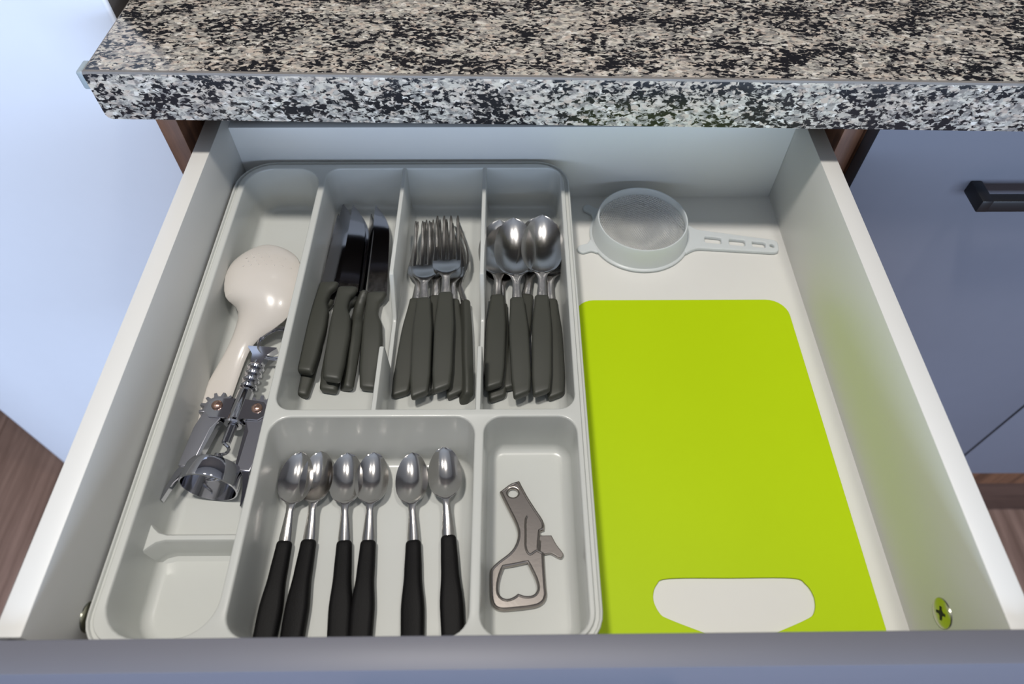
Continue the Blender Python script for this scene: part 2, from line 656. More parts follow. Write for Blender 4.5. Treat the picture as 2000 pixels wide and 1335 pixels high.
# ------------------------------------------------------------------ refrigerator at the left
fr = thing('refrigerator', 'white refrigerator standing left of the worktop, its front bluish in the daylight', 'refrigerator', (-0.574, 0.470, FLOOR_Z))
FW = 0.247
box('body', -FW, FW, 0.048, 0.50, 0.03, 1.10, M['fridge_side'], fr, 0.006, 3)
# doors with a shallow bowed front and a soft vertical crease near each edge
sec = [(-FW, 0.0430), (-FW, 0.0040), (-FW + 0.001, 0.0018), (-FW + 0.0035, 0.0004), (-FW + 0.006, -0.0002), (-FW + 0.090, -0.0022), (-FW + 0.094, -0.0018), (-FW + 0.15, -0.0030), (0, -0.0036),
       (FW - 0.11, -0.0030), (FW - 0.053, -0.0018), (FW - 0.049, -0.0022), (FW - 0.006, -0.0002), (FW - 0.0035, 0.0004), (FW - 0.001, 0.0018), (FW, 0.0040), (FW, 0.0430)]
for z0, z1 in ((0.05, 1.095),):
    bm = bmesh.new()
    bm_loft(bm, [[(x, y + e, z) for x, y in sec] for z, e in ((z0, 0.004), (z0 + 0.004, 0), (z1 - 0.004, 0), (z1, 0.004))])
    me = from_bm(bm, 'door')
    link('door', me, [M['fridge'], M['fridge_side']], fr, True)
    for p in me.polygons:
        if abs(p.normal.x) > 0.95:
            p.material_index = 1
box('gasket', -FW + 0.008, FW - 0.008, 0.042, 0.049, 0.06, 1.085, M['gasket'], fr, 0)
for sx in (-0.20, 0.20):
    for sy in (0.1, 0.44):
        bm = bmesh.new()
        bm_lathe(bm, [(0, 0.018), (0.01, 0.02), (0.031, 0.014)], 'z', 16, (sx, sy, 0))
        link('foot', from_bm(bm, 'foot'), M['iron'], fr, True)

# ------------------------------------------------------------------ drawer
IL, IR = -0.2535, 0.2667        # inner faces of the drawer sides
WT = 0.015
dr = thing('drawer', 'white kitchen drawer pulled fully open with grey front', 'drawer', (0, 0, -0.016))
ZB = 0.016                       # drawer floor in local z
for x0, x1 in ((IL - WT, IL), (IR, IR + WT)):
    box('side_panel', x0, x1, 0.0, 0.455, -0.002 + 0.004, 0.097 + ZB, M['melamine'], dr, 0.0007)
box('back_panel', IL, IR, 0.439, 0.454, 0.002, 0.085 + ZB, M['melamine'], dr, 0.0006)
box('bottom_panel', IL, IR, 0.0, 0.439, 0.004, ZB, M['melamine'], dr, 0)
bm = bmesh.new()
bm_box(bm, -0.306, 0.316, -0.0168, 0.0, -0.180, 0.099 + ZB, 0.0009, 2)
frp = link('front_panel', from_bm(bm, 'front_panel'), M['front'], dr, True, 'grey laminate drawer front')
frp.rotation_euler = (0, 0, radians(0.33))
bow_handle(frp, -0.09, 0.10, -0.0175, 0.025 + ZB, 0.038 + ZB)
# runners under the sides
for x0, x1 in ((IL - WT - 0.010, IL - WT - 0.0002), (IR + WT + 0.0002, IR + WT + 0.010)):
    box('runner', x0, x1, 0.01, 0.45, 0.018, 0.048, M['iron'], dr, 0.001)


def wall_screw(xw, sgn):
    """countersunk cross-head screw, head facing +sgn x"""
    bm = bmesh.new()
    prof = [(-0.004, 0.0022), (-0.0006, 0.0068), (0.0, 0.0092), (0.0007, 0.0089), (0.0012, 0.0070), (0.0009, 0.0001)]
    bm_lathe(bm, [(a * sgn, r) for a, r in prof], 'x', 28)
    o = link('screw', from_bm(bm, 'screw'), M['screw'], dr, True, 'cross-head screw')
    o.location = (xw, 0.0235, 0.0425 + ZB)
    bm = bmesh.new()
    for ang in (0.6, 0.6 + pi / 2):
        c, s = cos(ang), sin(ang)
        pts = []
        for (a, b) in ((-0.0042, -0.0008), (0.0042, -0.0008), (0.0042, 0.0008), (-0.0042, 0.0008)):
            pts.append((a * c - b * s, a * s + b * c))
        bm_loft(bm, [[(0.0007 * sgn, p[0], p[1]) for p in pts], [(0.00135 * sgn, p[0], p[1]) for p in pts]])
    pts = [(0.0019 * cos(k * pi / 4), 0.0019 * sin(k * pi / 4)) for k in range(8)]
    bm_loft(bm, [[(0.0007 * sgn, p[0], p[1]) for p in pts], [(0.0014 * sgn, p[0], p[1]) for p in pts]])
    link('cross_slot', from_bm(bm, 'cross_slot'), M['dark'], o)


wall_screw(IR, -1)
wall_screw(IL, 1)

# ------------------------------------------------------------------ cutlery tray
TF = 0.0040         # inside floor height
TZ = 0.0500         # rim height
tr = thing('cutlery_tray', 'glossy white plastic cutlery tray filling the left of the drawer', 'cutlery tray', (0, 0, 0))
RO = (-0.2515, 0.0588, 0.0020, 0.4350)
ROR = [0.030, 0.034, 0.022, 0.022]


def off_rect(R, rr, o):
    return rrect(R[0] + o, R[1] - o, R[2] + o, R[3] - o, [max(q - o, 0.0015) for q in rr])


bm = bmesh.new()
prof = [(0.0052, TZ), (0.0047, TZ - 0.0005), (0.0044, TZ - 0.0026), (0.0022, TZ - 0.0026), (0.0019, TZ - 0.0014), (0.0014, TZ - 0.0009),
        (0.0006, TZ - 0.0009), (0.0001, TZ - 0.0014), (0.0, TZ - 0.0022), (0.0, TZ - 0.0065), (0.0018, TZ - 0.0065),
        (0.0040, 0.0045), (0.0060, 0.0020), (0.0075, 0.0006)]
rings = [[(p[0], p[1], z) for p in off_rect(RO, ROR, o)] for o, z in prof]
vr = bm_loft(bm, rings, caps=False)
bm.faces.new(vr[-1])
top_edges = []


def ring_edges(vs):
    es = []
    for a, b in zip(vs, vs[1:] + vs[:1]):
        e = bm.edges.get((a, b)) or bm.edges.new((a, b))
        es.append(e)
    return es


top_edges += ring_edges(vr[0])


def pocket(x0, x1, y0, y1, rad, dl=0.0015, drr=0.0015, df=0.0015, db=0.0015, fil=0.007):
    rings = []
    steps = [(0.0, 0.0), (0.0005, -0.0002), (0.0010, -0.0008), (0.0012, -0.0018)]
    H = TZ - TF
    zt = -(H - fil)
    for k in range(1, 4):
        steps.append((0.0012, -0.0018 + (zt + 0.0018) * k / 3, k / 3))
    for k in range(1, 7):
        a = pi / 2 * k / 6
        steps.append((0.0012 + fil * (1 - cos(a)), zt - fil * sin(a), 1.0))
    for st in steps:
        o, dz = st[0], st[1]
        k = st[2] if len(st) > 2 else 0
        r = max(rad - o * 0.8, 0.003)
        rings.append([(p[0], p[1], TZ + dz) for p in rrect(x0 + o + dl * k, x1 - o - drr * k, y0 + o + df * k, y1 - o - db * k, r)])
    v = bm_loft(bm, rings, caps=False)
    bm.faces.new(v[-1])
    top_edges.extend(ring_edges(v[0]))


pocket(-0.2425, -0.1722, 0.0085, 0.4255, 0.024, db=0.004)
pocket(-0.1684, 0.0515, 0.1628, 0.4255, 0.013, db=0.004)
pocket(-0.1684, -0.0208, 0.0085, 0.1585, 0.015, db=0.012, dl=0.002, drr=0.002, fil=0.006)
pocket(-0.0165, 0.0515, 0.0085, 0.1585, 0.014)
bmesh.ops.triangle_fill(bm, use_beauty=True, use_dissolve=False, edges=top_edges, normal=(0, 0, 1))
link('shell', from_bm(bm, 'shell'), M['tray'], tr, True)


def divider(xc, notch=True):
    """thin wall with a finger notch between two cutlery compartments"""
    th = 0.0019
    pts = [(0.1605, TF - 0.001)]
    pts += [(0.1605, TZ)]
    pts += [(0.2170, TZ), (0.2195, TZ - 0.0008), (0.2205, TZ - 0.003)]
    pts += [(0.2215, 0.016), (0.2230, 0.0145), (0.2690, 0.0145), (0.2730, 0.0165), (0.2930, TZ - 0.0012), (0.2965, TZ)]
    pts += [(0.4270, TZ), (0.4270, TF - 0.001)]
    bm = bmesh.new()
    n = len(pts)
    rings = []
    for dx, ins in ((-th, 0.0010), (-th * 0.75, 0.0003), (0, 0.0), (th * 0.75, 0.0003), (th, 0.0010)):
        ring = []
        for (y, z) in pts:
            zz = z - ins if z > TF else z
            ring.append((xc + dx, y, zz))
        rings.append(ring)
    bm_loft(bm, rings)
    # flared feet
    rr = []
    for k in range(5):
        a = pi / 2 * k / 4
        rr.append((th + 0.005 * (1 - sin(a)), TF + 0.005 * (1 - cos(a))))
    sec = [(xc + dx, z) for dx, z in rr] + [(xc - dx, z) for dx, z in reversed(rr)]
    bm_loft(bm, [[(sx, 0.163, sz) for sx, sz in sec], [(sx, 0.4235, sz) for sx, sz in sec]])
    return link('divider', from_bm(bm, 'divider'), M['tray'], tr, True)


divider(-0.0953)
divider(-0.0200)
# low cross wall in the long left compartment
bm = bmesh.new()
rings = []
ZL = 0.0290
for xx, ex in ((-0.2420, 0.009), (-0.2385, 0.0052), (-0.2340, 0.0016), (-0.2280, 0.0), (-0.1800, 0.0), (-0.1715, 0.0)):
    sec = []
    w = 0.0030 + ex
    sec += [(0.0775 - w - 0.006, TF - 0.0005), (0.0775 - w - 0.0018, TF + 0.0015), (0.0775 - w, TF + 0.006)]
    sec += [(0.0775 - w + 0.0004, ZL - 0.0016), (0.0775 - w + 0.0016, ZL), (0.0775 + w - 0.0016, ZL), (0.0775 + w - 0.0004, ZL - 0.0016)]
    sec += [(0.0775 + w, TF + 0.006), (0.0775 + w + 0.0018, TF + 0.0015), (0.0775 + w + 0.006, TF - 0.0005)]
    rings.append([(xx, y, z) for y, z in sec])
bm_loft(bm, rings)
link('divider', from_bm(bm, 'divider'), M['tray'], tr, True, 'low white cross wall')

# ------------------------------------------------------------------ cutlery builders (local x runs from the butt to the tip, base plane z = 0)


def section(yl, yr, z0, z1, ch=0.0022, n=3, crown=0.0):
    """rounded flat-sided cross-section, points (y, z)"""
    ch = min(ch, (yr - yl) * 0.49, (z1 - z0) * 0.49)
    out = []
    for cx, cz, a0 in ((yr - ch, z1 - ch, 0), (yl + ch, z1 - ch, pi / 2), (yl + ch, z0 + ch, pi), (yr - ch, z0 + ch, 1.5 * pi)):
        for i in range(n + 1):
            a = a0 + pi / 2 * i / n
            out.append((cx + ch * cos(a), cz + ch * sin(a)))
    return out


def handle_mesh(bm, L, wl, wr, th, slant=0.25, ch=0.0024, steps=22, zc=None, xs=None):
    """plastic handle from x = 0 to L; wl, wr, th are tables along x"""
    xs = [0, 0.0005, 0.0014, 0.0028] + [0.0028 + (L - 0.0056) * k / steps for k in range(1, steps + 1)] + [L - 0.0016, L - 0.0006, L]
    rings = []
    for x in xs:
        e = min(x, L - x)
        q = 0.0028
        shr = 0 if e >= q else q - sqrt(max(q * q - (q - e) ** 2, 0))
        shr *= 0.8
        a, b, t = lerp_table(wl, x) + shr, lerp_table(wr, x) - shr, lerp_table(th, x)
        z0, z1 = shr * 0.9, t - shr * 0.9
        k = max(0.0, 1 - x / 0.03)
        rings.append([(x - slant * k * y, y, z) for y, z in section(a, b, z0, z1, ch)])
    bm_loft(bm, rings)


def cutlery_handle(parent, m, L=0.099):
    bm = bmesh.new()
    wl = [(0, -0.0068), (0.02, -0.0080), (0.06, -0.0082), (0.099, -0.0062)]
    wr = [(0, 0.0068), (0.02, 0.0080), (0.06, 0.0082), (0.099, 0.0062)]
    th = [(0, 0.0078), (0.04, 0.0085), (0.099, 0.0068)]
    handle_mesh(bm, L, wl, wr, th, 0.42)
    return link('handle', from_bm(bm, 'handle'), m, parent, True, 'grey-green plastic handle')


def strip(bm, rows, th=0.0012, n=9):
    """rows of (x, half width, z centre, dish depth): thin dished strip as one closed skin"""
    rings = []
    for x, w, z, d in rows:
        top, bot = [], []
        for i in range(n):
            u = -1 + 2 * i / (n - 1)
            zz = z - d * (1 - u * u)
            e = th / 2 * (1 - 0.7 * u ** 8)
            top.append((x, u * w, zz + e))
            bot.append((x, u * w, zz - e))
        rings.append(top + bot[::-1])
    bm_loft(bm, rings)


def bowl_rows(x0, x1, hw, zr, depth, neck_w, n=22, back=0.42, zneck=None, ztip=None):
    """egg-shaped spoon bowl rows"""
    rows = []
    for k in range(n + 1):
        t = k / n
        x = x0 + (x1 - x0) * t
        # egg outline: widest a little before the middle
        s = t ** 0.80
        w = hw * sqrt(max(1 - (2 * s - 1) ** 2, 0)) if 0 < t < 1 else 0
        w = max(w, neck_w if t < 0.3 else 0.0006)
        d = depth * (sin(pi * min(max(t, 0), 1)) ** 0.75)
        z = zr
        if zneck is not None:
            z = zneck + (zr - zneck) * min(1, t / 0.5) ** 0.8
        if ztip is not None and t > 0.5:
            z = zr + (ztip - zr) * ((t - 0.5) / 0.5) ** 2
        rows.append((x, w, z, d))
    return rows


def make_table_spoon():
    t = thing('table_spoon', '', 'spoon')
    cutlery_handle(t, M['handle'])
    bm = bmesh.new()
    rows = [(0.094, 0.0042, 0.0040, -0.0006), (0.100, 0.0044, 0.0042, -0.0008), (0.108, 0.0037, 0.0054, -0.0008), (0.115, 0.0034, 0.0074, -0.0005),
            (0.1200, 0.0052, 0.0082, 0.0)]
    br = bowl_rows(0.1215, 0.1845, 0.0188, 0.0118, 0.0105, 0.0064, zneck=0.0084, ztip=0.0158)
    strip(bm, rows + br, 0.0013, 15)
    link('bowl', from_bm(bm, 'bowl'), M['steel'], t, True, 'brushed steel spoon bowl and neck')
    return t


def make_fork():
    t = thing('table_fork', '', 'fork')
    cutlery_handle(t, M['handle'])
    bm = bmesh.new()
    rows = [(0.094, 0.0042, 0.0040, -0.0006), (0.100, 0.0044, 0.0042, -0.0008), (0.108, 0.0036, 0.0058, -0.0008), (0.114, 0.0034, 0.0076, -0.0005),
            (0.118, 0.0060, 0.0080, -0.0002), (0.122, 0.0098, 0.0074, 0.0006), (0.127, 0.0120, 0.0060, 0.0012), (0.133, 0.0126, 0.0048, 0.0014), (0.138, 0.0126, 0.0042, 0.0012)]
    strip(bm, rows, 0.0016, 13)

    def zt(x):
        u = (x - 0.138) / 0.046
        return 0.0042 - 0.0008 * sin(pi * min(u * 1.6, 1)) + 0.0090 * u ** 2.0

    for k in range(4):
        yc = -0.0105 + 0.0070 * k
        rr = []
        for i in range(13):
            u = i / 12
            x = 0.136 + 0.048 * u
            w = 0.0021 * (1 - 0.40 * u) if u < 1 else 0.0006
            y = yc * (1 - 0.10 * u)
            z = zt(max(x, 0.138)) - 0.0012 * (1 - (yc / 0.0126) ** 2) * (1 - u)
            h = 0.0009 if u < 1 else 0.0003
            rr.append([(x, y - w, z - h * 0.6), (x, y - w * 0.6, z - h), (x, y + w * 0.6, z - h), (x, y + w, z - h * 0.6),
                       (x, y + w, z + h * 0.6), (x, y + w * 0.6, z + h), (x, y - w * 0.6, z + h), (x, y - w, z + h * 0.6)])
        bm_loft(bm, rr)
    link('tines', from_bm(bm, 'tines'), M['steel'], t, True, 'polished steel four-tined fork head')
    return t


def make_knife():
    t = thing('table_knife', '', 'knife')
    bm = bmesh.new()
    L = 0.0985
    wl = [(0, -0.0078), (0.02, -0.0090), (0.06, -0.0088), (L, -0.0076)]
    wr = [(0, 0.0066), (0.02, 0.0080), (0.045, 0.0088), (0.060, 0.0078), (0.076, 0.0036), (0.086, 0.0044), (0.093, 0.0088), (L, 0.0104)]
    th = [(0, 0.0085), (0.05, 0.0100), (L, 0.0078)]
    handle_mesh(bm, L, wl, wr, th, 0.16, 0.0034, 34)
    bm.transform(Matrix.Scale(-1, 4, (0, 1, 0)))
    link('handle', from_bm(bm, 'handle'), M['handle'], t, True, 'grey-green plastic handle with finger notch')
    bm = bmesh.new()
    X0, X1 = 0.094, 0.204
    rings = []
    N = 150
    for i in range(N + 1):
        u = i / N
        x = X0 + (X1 - X0) * u
        yl = -0.0070 + 0.0012 * u
        v = max(0, (u - 0.60) / 0.40)
        yr = 0.0100 - 0.0005 * u - (0.0148 * v ** 2.4)
        if 0.08 < u < 0.86:
            yr += 0.00035 * (1 if i % 2 else -1)
        if u > 0.985:
            yl += 0.0006
        yr = max(yr, yl + 0.0009)
        z = 0.0042 + 0.0012 * u
        h = 0.0006
        rings.append([(x, yl, z - h), (x, yl + (yr - yl) * 0.72, z - h), (x, yr, z - 0.00012), (x, yr, z + 0.00012),
                      (x, yl + (yr - yl) * 0.72, z + h), (x, yl, z + h)])
    bm_loft(bm, rings)
    bm.transform(Matrix.Scale(-1, 4, (0, 1, 0)))
    link('blade', from_bm(bm, 'blade'), M['blade'], t, True, 'polished serrated steel blade')
    return t


def make_teaspoon():
    t = thing('teaspoon', '', 'teaspoon')
    bm = bmesh.new()
    L = 0.068
    wl = [(0, -0.0076), (0.02, -0.0078), (0.045, -0.0060), (L, -0.0054)]
    wr = [(0, 0.0076), (0.02, 0.0078), (0.045, 0.0060), (L, 0.0054)]
    th = [(0, 0.0095), (0.03, 0.0095), (L, 0.0075)]
    handle_mesh(bm, L, wl, wr, th, 0.0, 0.0034, 20)
    link('handle', from_bm(bm, 'handle'), M['black'], t, True, 'matt black plastic handle')
    bm = bmesh.new()
    rows = [(0.063, 0.0042, 0.0042, -0.0012), (0.070, 0.0043, 0.0044, -0.0014), (0.080, 0.0034, 0.0056, -0.0012), (0.088, 0.0026, 0.0072, -0.0010),
            (0.0925, 0.0030, 0.0080, -0.0006)]
    br = bowl_rows(0.0940, 0.1330, 0.0122, 0.0088, 0.0066, 0.0036, zneck=0.0083, ztip=0.0080)
    strip(bm, rows + br, 0.0010, 13)
    link('bowl', from_bm(bm, 'bowl'), M['spoon'], t, True, 'polished steel bowl and neck')
    return t


def place(o, butt, tip, roll=0.0):
    a, b = Vector(butt), Vector(tip)
    d = (b - a)
    yaw = atan2(d.y, d.x)
    pit = -math.asin(max(-1, min(1, d.z / d.length)))
    o.matrix_world = Matrix.Translation(a) @ Matrix.Rotation(yaw, 4, 'Z') @ Matrix.Rotation(pit, 4, 'Y') @ Matrix.Rotation(roll, 4, 'X')


def lay_out(proto, spots, group):
    for i, (lab, butt, tip, roll) in enumerate(spots):
        o = proto if i == 0 else copy_tree(proto)
        o['label'] = lab
        o['group'] = group
        place(o, [v / 1000 for v in butt], [v / 1000 for v in tip], radians(roll))


# knives: butt, tip in millimetres (base plane), roll in degrees
lay_out(make_knife(), [
    ('grey-handled knife at far left of its compartment, lying on top of another', (-160.5, 214.5, 15.0), (-155.0, 410, 5.5), -4),
    ('grey-handled knife whose butt sticks out lowest, under the leftmost top knife', (-164.5, 199.5, 4.3), (-158, 400, 5.5), 0),
    ('grey-handled knife second from left, lying flat on top in the knife compartment', (-137.5, 206.5, 16.0), (-143.5, 411, 10.5), 4),
    ('grey-handled knife mostly hidden beneath the second top knife from left', (-142.3, 203.5, 4.3), (-139, 404, 5.0), 0),
    ('grey-handled knife tilted on its edge beside the rightmost knife', (-124.8, 206.0, 5.2), (-125.5, 411, 6), -58),
    ('rightmost grey-handled knife, next to the fork compartment divider', (-110.0, 205.5, 4.3), (-121, 409, 12), 0),
], 'grey-handled knives in the tray')
lay_out(make_fork(), [
    ('leftmost grey-handled fork, its handle slanting to the lower left', (-84.5, 200, 4.3), (-73.5, 389, 7), 0),
    ('grey-handled fork second from left, lying on top with tines in full view', (-67.5, 193, 14.5), (-74.5, 385, 15), 0),
    ('grey-handled fork in the middle, lying on top of two others', (-50.5, 198.5, 15.0), (-54.5, 387, 16), 0),
    ('grey-handled fork half covered, just right of the middle top fork', (-40.5, 199.5, 4.3), (-54, 388, 6), 0),
    ('rightmost grey-handled fork, standing on its edge apart from the others', (-28.2, 196, 6.0), (-39.0, 390, 10), -60),
    ('grey-handled fork almost hidden under the two top forks', (-58.5, 203, 4.3), (-66, 391, 7), 0),
], 'grey-handled forks in the tray')
lay_out(make_table_spoon(), [
    ('leftmost grey-handled tablespoon, its bowl partly behind the next one', (-9.5, 200.5, 14.6), (-6.0, 378, 5), 0),
    ('grey-handled tablespoon with the brightest bowl, lying on top left of centre', (12.6, 193, 14.6), (6.5, 388, 15), 0),
    ('grey-handled tablespoon of which only a sliver of handle shows between two others', (4.5, 206, 4.3), (31.5, 396, 5), 0),
    ('grey-handled tablespoon second from right, its bowl on top of the right stack', (28.0, 195, 14.0), (34.0, 393, 17), 0),
    ('rightmost grey-handled tablespoon, along the tray wall', (40.2, 198, 4.3), (37.5, 402, 9), 0),
    ('grey-handled tablespoon hidden under the leftmost one, only its butt showing', (-7.0, 196, 4.3), (-3.0, 388, 2.5), 0),
], 'grey-handled tablespoons in the tray')
lay_out(make_teaspoon(), [
    ('black-handled teaspoon at the far left of the front compartment', (-155.5, 13.5, 4.3), (-152.8, 145.5, 9), 4),
    ('second black-handled teaspoon from the left, leaning left with its bowl touching the first', (-137.0, 14.5, 4.3), (-137.0, 144.5, 8), -6),
    ('third black-handled teaspoon from the left', (-107.0, 14, 4.3), (-118.2, 146, 7), 0),
    ('fourth black-handled teaspoon from the left, touching the third', (-93.5, 14, 4.3), (-98.5, 146.5, 7), 0),
    ('fifth black-handled teaspoon from the left, standing apart with a dull bowl', (-59.0, 14, 4.3), (-68.8, 146, 7), -9),
    ('rightmost black-handled teaspoon, placed slightly higher than the rest', (-33.8, 17, 4.3), (-46.5, 150, 11.5), 0),
], 'black-handled teaspoons in the tray')

# ------------------------------------------------------------------ rice paddle
pd = thing('rice_paddle', 'cream plastic rice paddle lying face down in the left tray compartment', 'rice paddle', (0, 0, 0))
path = [  # x, y, z centre, half width, crown
    (-0.2323, 0.1625, 0.0068, 0.0016, 0.0002), (-0.2324, 0.1634, 0.0069, 0.0052, 0.0006), (-0.2327, 0.1655, 0.0071, 0.0080, 0.0008),
    (-0.2332, 0.1686, 0.0076, 0.0095, 0.001),
    (-0.2336, 0.1772, 0.0082, 0.0112, 0.0012),
    (-0.2327, 0.185, 0.009, 0.0119, 0.0014),
    (-0.2305, 0.1967, 0.0098, 0.0125, 0.0016),
    (-0.229, 0.2097, 0.0108, 0.0121, 0.0018),
    (-0.2259, 0.2229, 0.0124, 0.0109, 0.002),
    (-0.2214, 0.2411, 0.0152, 0.0092, 0.0028),
    (-0.2153, 0.2552, 0.0203, 0.0123, 0.0044),
    (-0.2088, 0.2636, 0.0243, 0.0191, 0.0066),
    (-0.2035, 0.2731, 0.0288, 0.028, 0.0094),
    (-0.2044, 0.2856, 0.0322, 0.0327, 0.0104),
    (-0.2082, 0.3027, 0.0338, 0.0337, 0.0098),
    (-0.2108, 0.3172, 0.0340, 0.0312, 0.0078), (-0.2118, 0.3260, 0.0338, 0.0268, 0.0058), (-0.2126, 0.3325, 0.0336, 0.0208, 0.0038),
    (-0.2131, 0.3372, 0.0334, 0.0142, 0.0020), (-0.2134, 0.3400, 0.0332, 0.0080, 0.0010), (-0.2135, 0.3412, 0.0331, 0.0018, 0.0002)]
bm = bmesh.new()
rings = []
n = 17
for i, (px, py, pz, w, cr) in enumerate(path):
    a = path[max(i - 1, 0)]
    b = path[min(i + 1, len(path) - 1)]
    t = Vector((b[0] - a[0], b[1] - a[1], 0)).normalized()
    s = Vector((t.y, -t.x, 0))
    top, bot = [], []
    for k in range(n):
        u = -1 + 2 * k / (n - 1)
        z = pz + cr * (1 - abs(u) ** 2.2)
        e = 0.0013 * (1 - 0.75 * u ** 8)
        q = Vector((px, py, 0)) + s * (u * w)
        top.append((q.x, q.y, z + e))
        bot.append((q.x, q.y, z - e))
    rings.append(top + bot[::-1])
bm_loft(bm, rings)
me = from_bm(bm, 'blade_and_handle')
pb = link('paddle_body', me, M['cream'], pd, True)
md = pb.modifiers.new('sub', 'SUBSURF')
md.levels = md.render_levels = 1
bm = bmesh.new()
for j, yy in enumerate((0.3090, 0.3140, 0.3190, 0.3235)):
    for k in range(-3, 4):
        xx = -0.2040 + k * 0.0066 + (0.0033 if j % 2 else 0)
        cx_ = lerp_table([(p[1], p[0]) for p in path[12:]], yy)
        u = (xx - cx_) / 0.0295
        if abs(u) > 0.85:
            continue
        w = lerp_table([(p[1], p[3]) for p in path[12:]], yy)
        cr = lerp_table([(p[1], p[4]) for p in path[12:]], yy)
        u = min(abs((xx - cx_) / w), 0.95)
        z = lerp_table([(p[1], p[2]) for p in path[12:]], yy) + cr * (1 - u ** 2.2) + 0.0011
        bmesh.ops.create_icosphere(bm, subdivisions=1, radius=0.00085, matrix=Matrix.Translation((xx, yy, z)))
o = link('raised_dots', from_bm(bm, 'raised_dots'), M['cream'], pd, True)
o['kind'] = 'stuff'

# ------------------------------------------------------------------ winged corkscrew (local x: from the bell to the head)
ck = thing('corkscrew', 'chrome winged corkscrew lying over the paddle handle in the left compartment', 'corkscrew')
ck.matrix_world = Matrix.Translation((-0.2105, 0.1145, 0.0252)) @ Matrix.Rotation(radians(90 - 5.0), 4, 'Z') @ Matrix.Rotation(radians(3.5), 4, 'Y')
bm = bmesh.new()
bm_lathe(bm, [(0, 0.0192), (0.0003, 0.0203), (0.0012, 0.0207), (0.013, 0.0200), (0.0165, 0.0185), (0.0168, 0.0170), (0.0155, 0.0165), (0.012, 0.0183),
              (0.0012, 0.0190), (0, 0.0192)], 'x', 56)
for s in (-1, 1):
    bm_loft(bm, [[(x, s * y + dy, dz) for dy, dz in ((-0.0018, -0.0032), (0.0018, -0.0032), (0.0018, 0.0032), (-0.0018, 0.0032))]
                 for x, y in ((0.0130, 0.0178), (0.0200, 0.0160), (0.0500, 0.0128), (0.0580, 0.0105))])
    # lug plates that carry the levers
    for dz in (-0.0044, 0.0044):
        rr = [(0.0555, s * 0.004), (0.0555, s * 0.0190), (0.0590, s * 0.0225), (0.0680, s * 0.0225), (0.0715, s * 0.019), (0.0730, s * 0.004)]
        bm_loft(bm, [[(a, b, dz - 0.0007) for a, b in rr], [(a, b, dz + 0.0007) for a, b in rr]])
bm_lathe(bm, [(0.0520, 0.0040), (0.0520, 0.0068), (0.0535, 0.0074), (0.0550, 0.0068), (0.0560, 0.0064), (0.0815, 0.0062), (0.0825, 0.0056), (0.0825, 0.0040), (0.0520, 0.0040)], 'x', 28)
link('frame', from_bm(bm, 'frame'), M['chrome'], ck, True)
bm = bmesh.new()
prof = [(0.0360, 0.0004), (0.0362, 0.0034), (0.084, 0.0038)]
for k in range(4):
    a = 0.0850 + k * 0.0062
    prof += [(a, 0.0040), (a + 0.0008, 0.0062), (a + 0.0024, 0.0068), (a + 0.0040, 0.0062), (a + 0.0048, 0.0040)]
prof += [(0.112, 0.0040), (0.1125, 0.0005)]
bm_lathe(bm, prof, 'x', 24)
# flared flat head
rr = [(0.108, 0.0042), (0.112, 0.0050), (0.118, 0.0062), (0.122, 0.0092), (0.1245, 0.0118), (0.1260, 0.0118), (0.1262, 0.0)]
lp = [(a, b) for a, b in rr] + [(a, -b) for a, b in reversed(rr[:-1])]
bm_loft(bm, [[(a, b, -0.0032) for a, b in lp], [(a, b, -0.0026 + 0.0058) for a, b in lp]])
link('rack', from_bm(bm, 'rack'), M['chrome'], ck, True)
bm = bmesh.new()
pts = []
for i in range(61):
    u = i / 60
    a = 2 * pi * 3.0 * u
    rad = 0.0036 * min(1, u * 6 + 0.15)
    pts.append((0.0375 - 0.0320 * u, rad * cos(a), rad * sin(a)))
bm_tube(bm, pts, [0.0013] * 50 + [0.0013 - 0.0001 * k for k in range(11)], 8)
link('worm', from_bm(bm, 'worm'), M['chrome'], ck, True)
bm = bmesh.new()
R_ = 0.0150
for dz in (0.0008, 0.0030):
    bm_tube(bm, [(0.1310 + R_ * cos(2 * pi * k / 40), -0.0105 + R_ * sin(2 * pi * k / 40), dz + 0.0012 * cos(2 * pi * k / 40)) for k in range(40)], 0.0012, 8, closed=True)
link('split_ring', from_bm(bm, 'split_ring'), M['chrome'], ck, True)
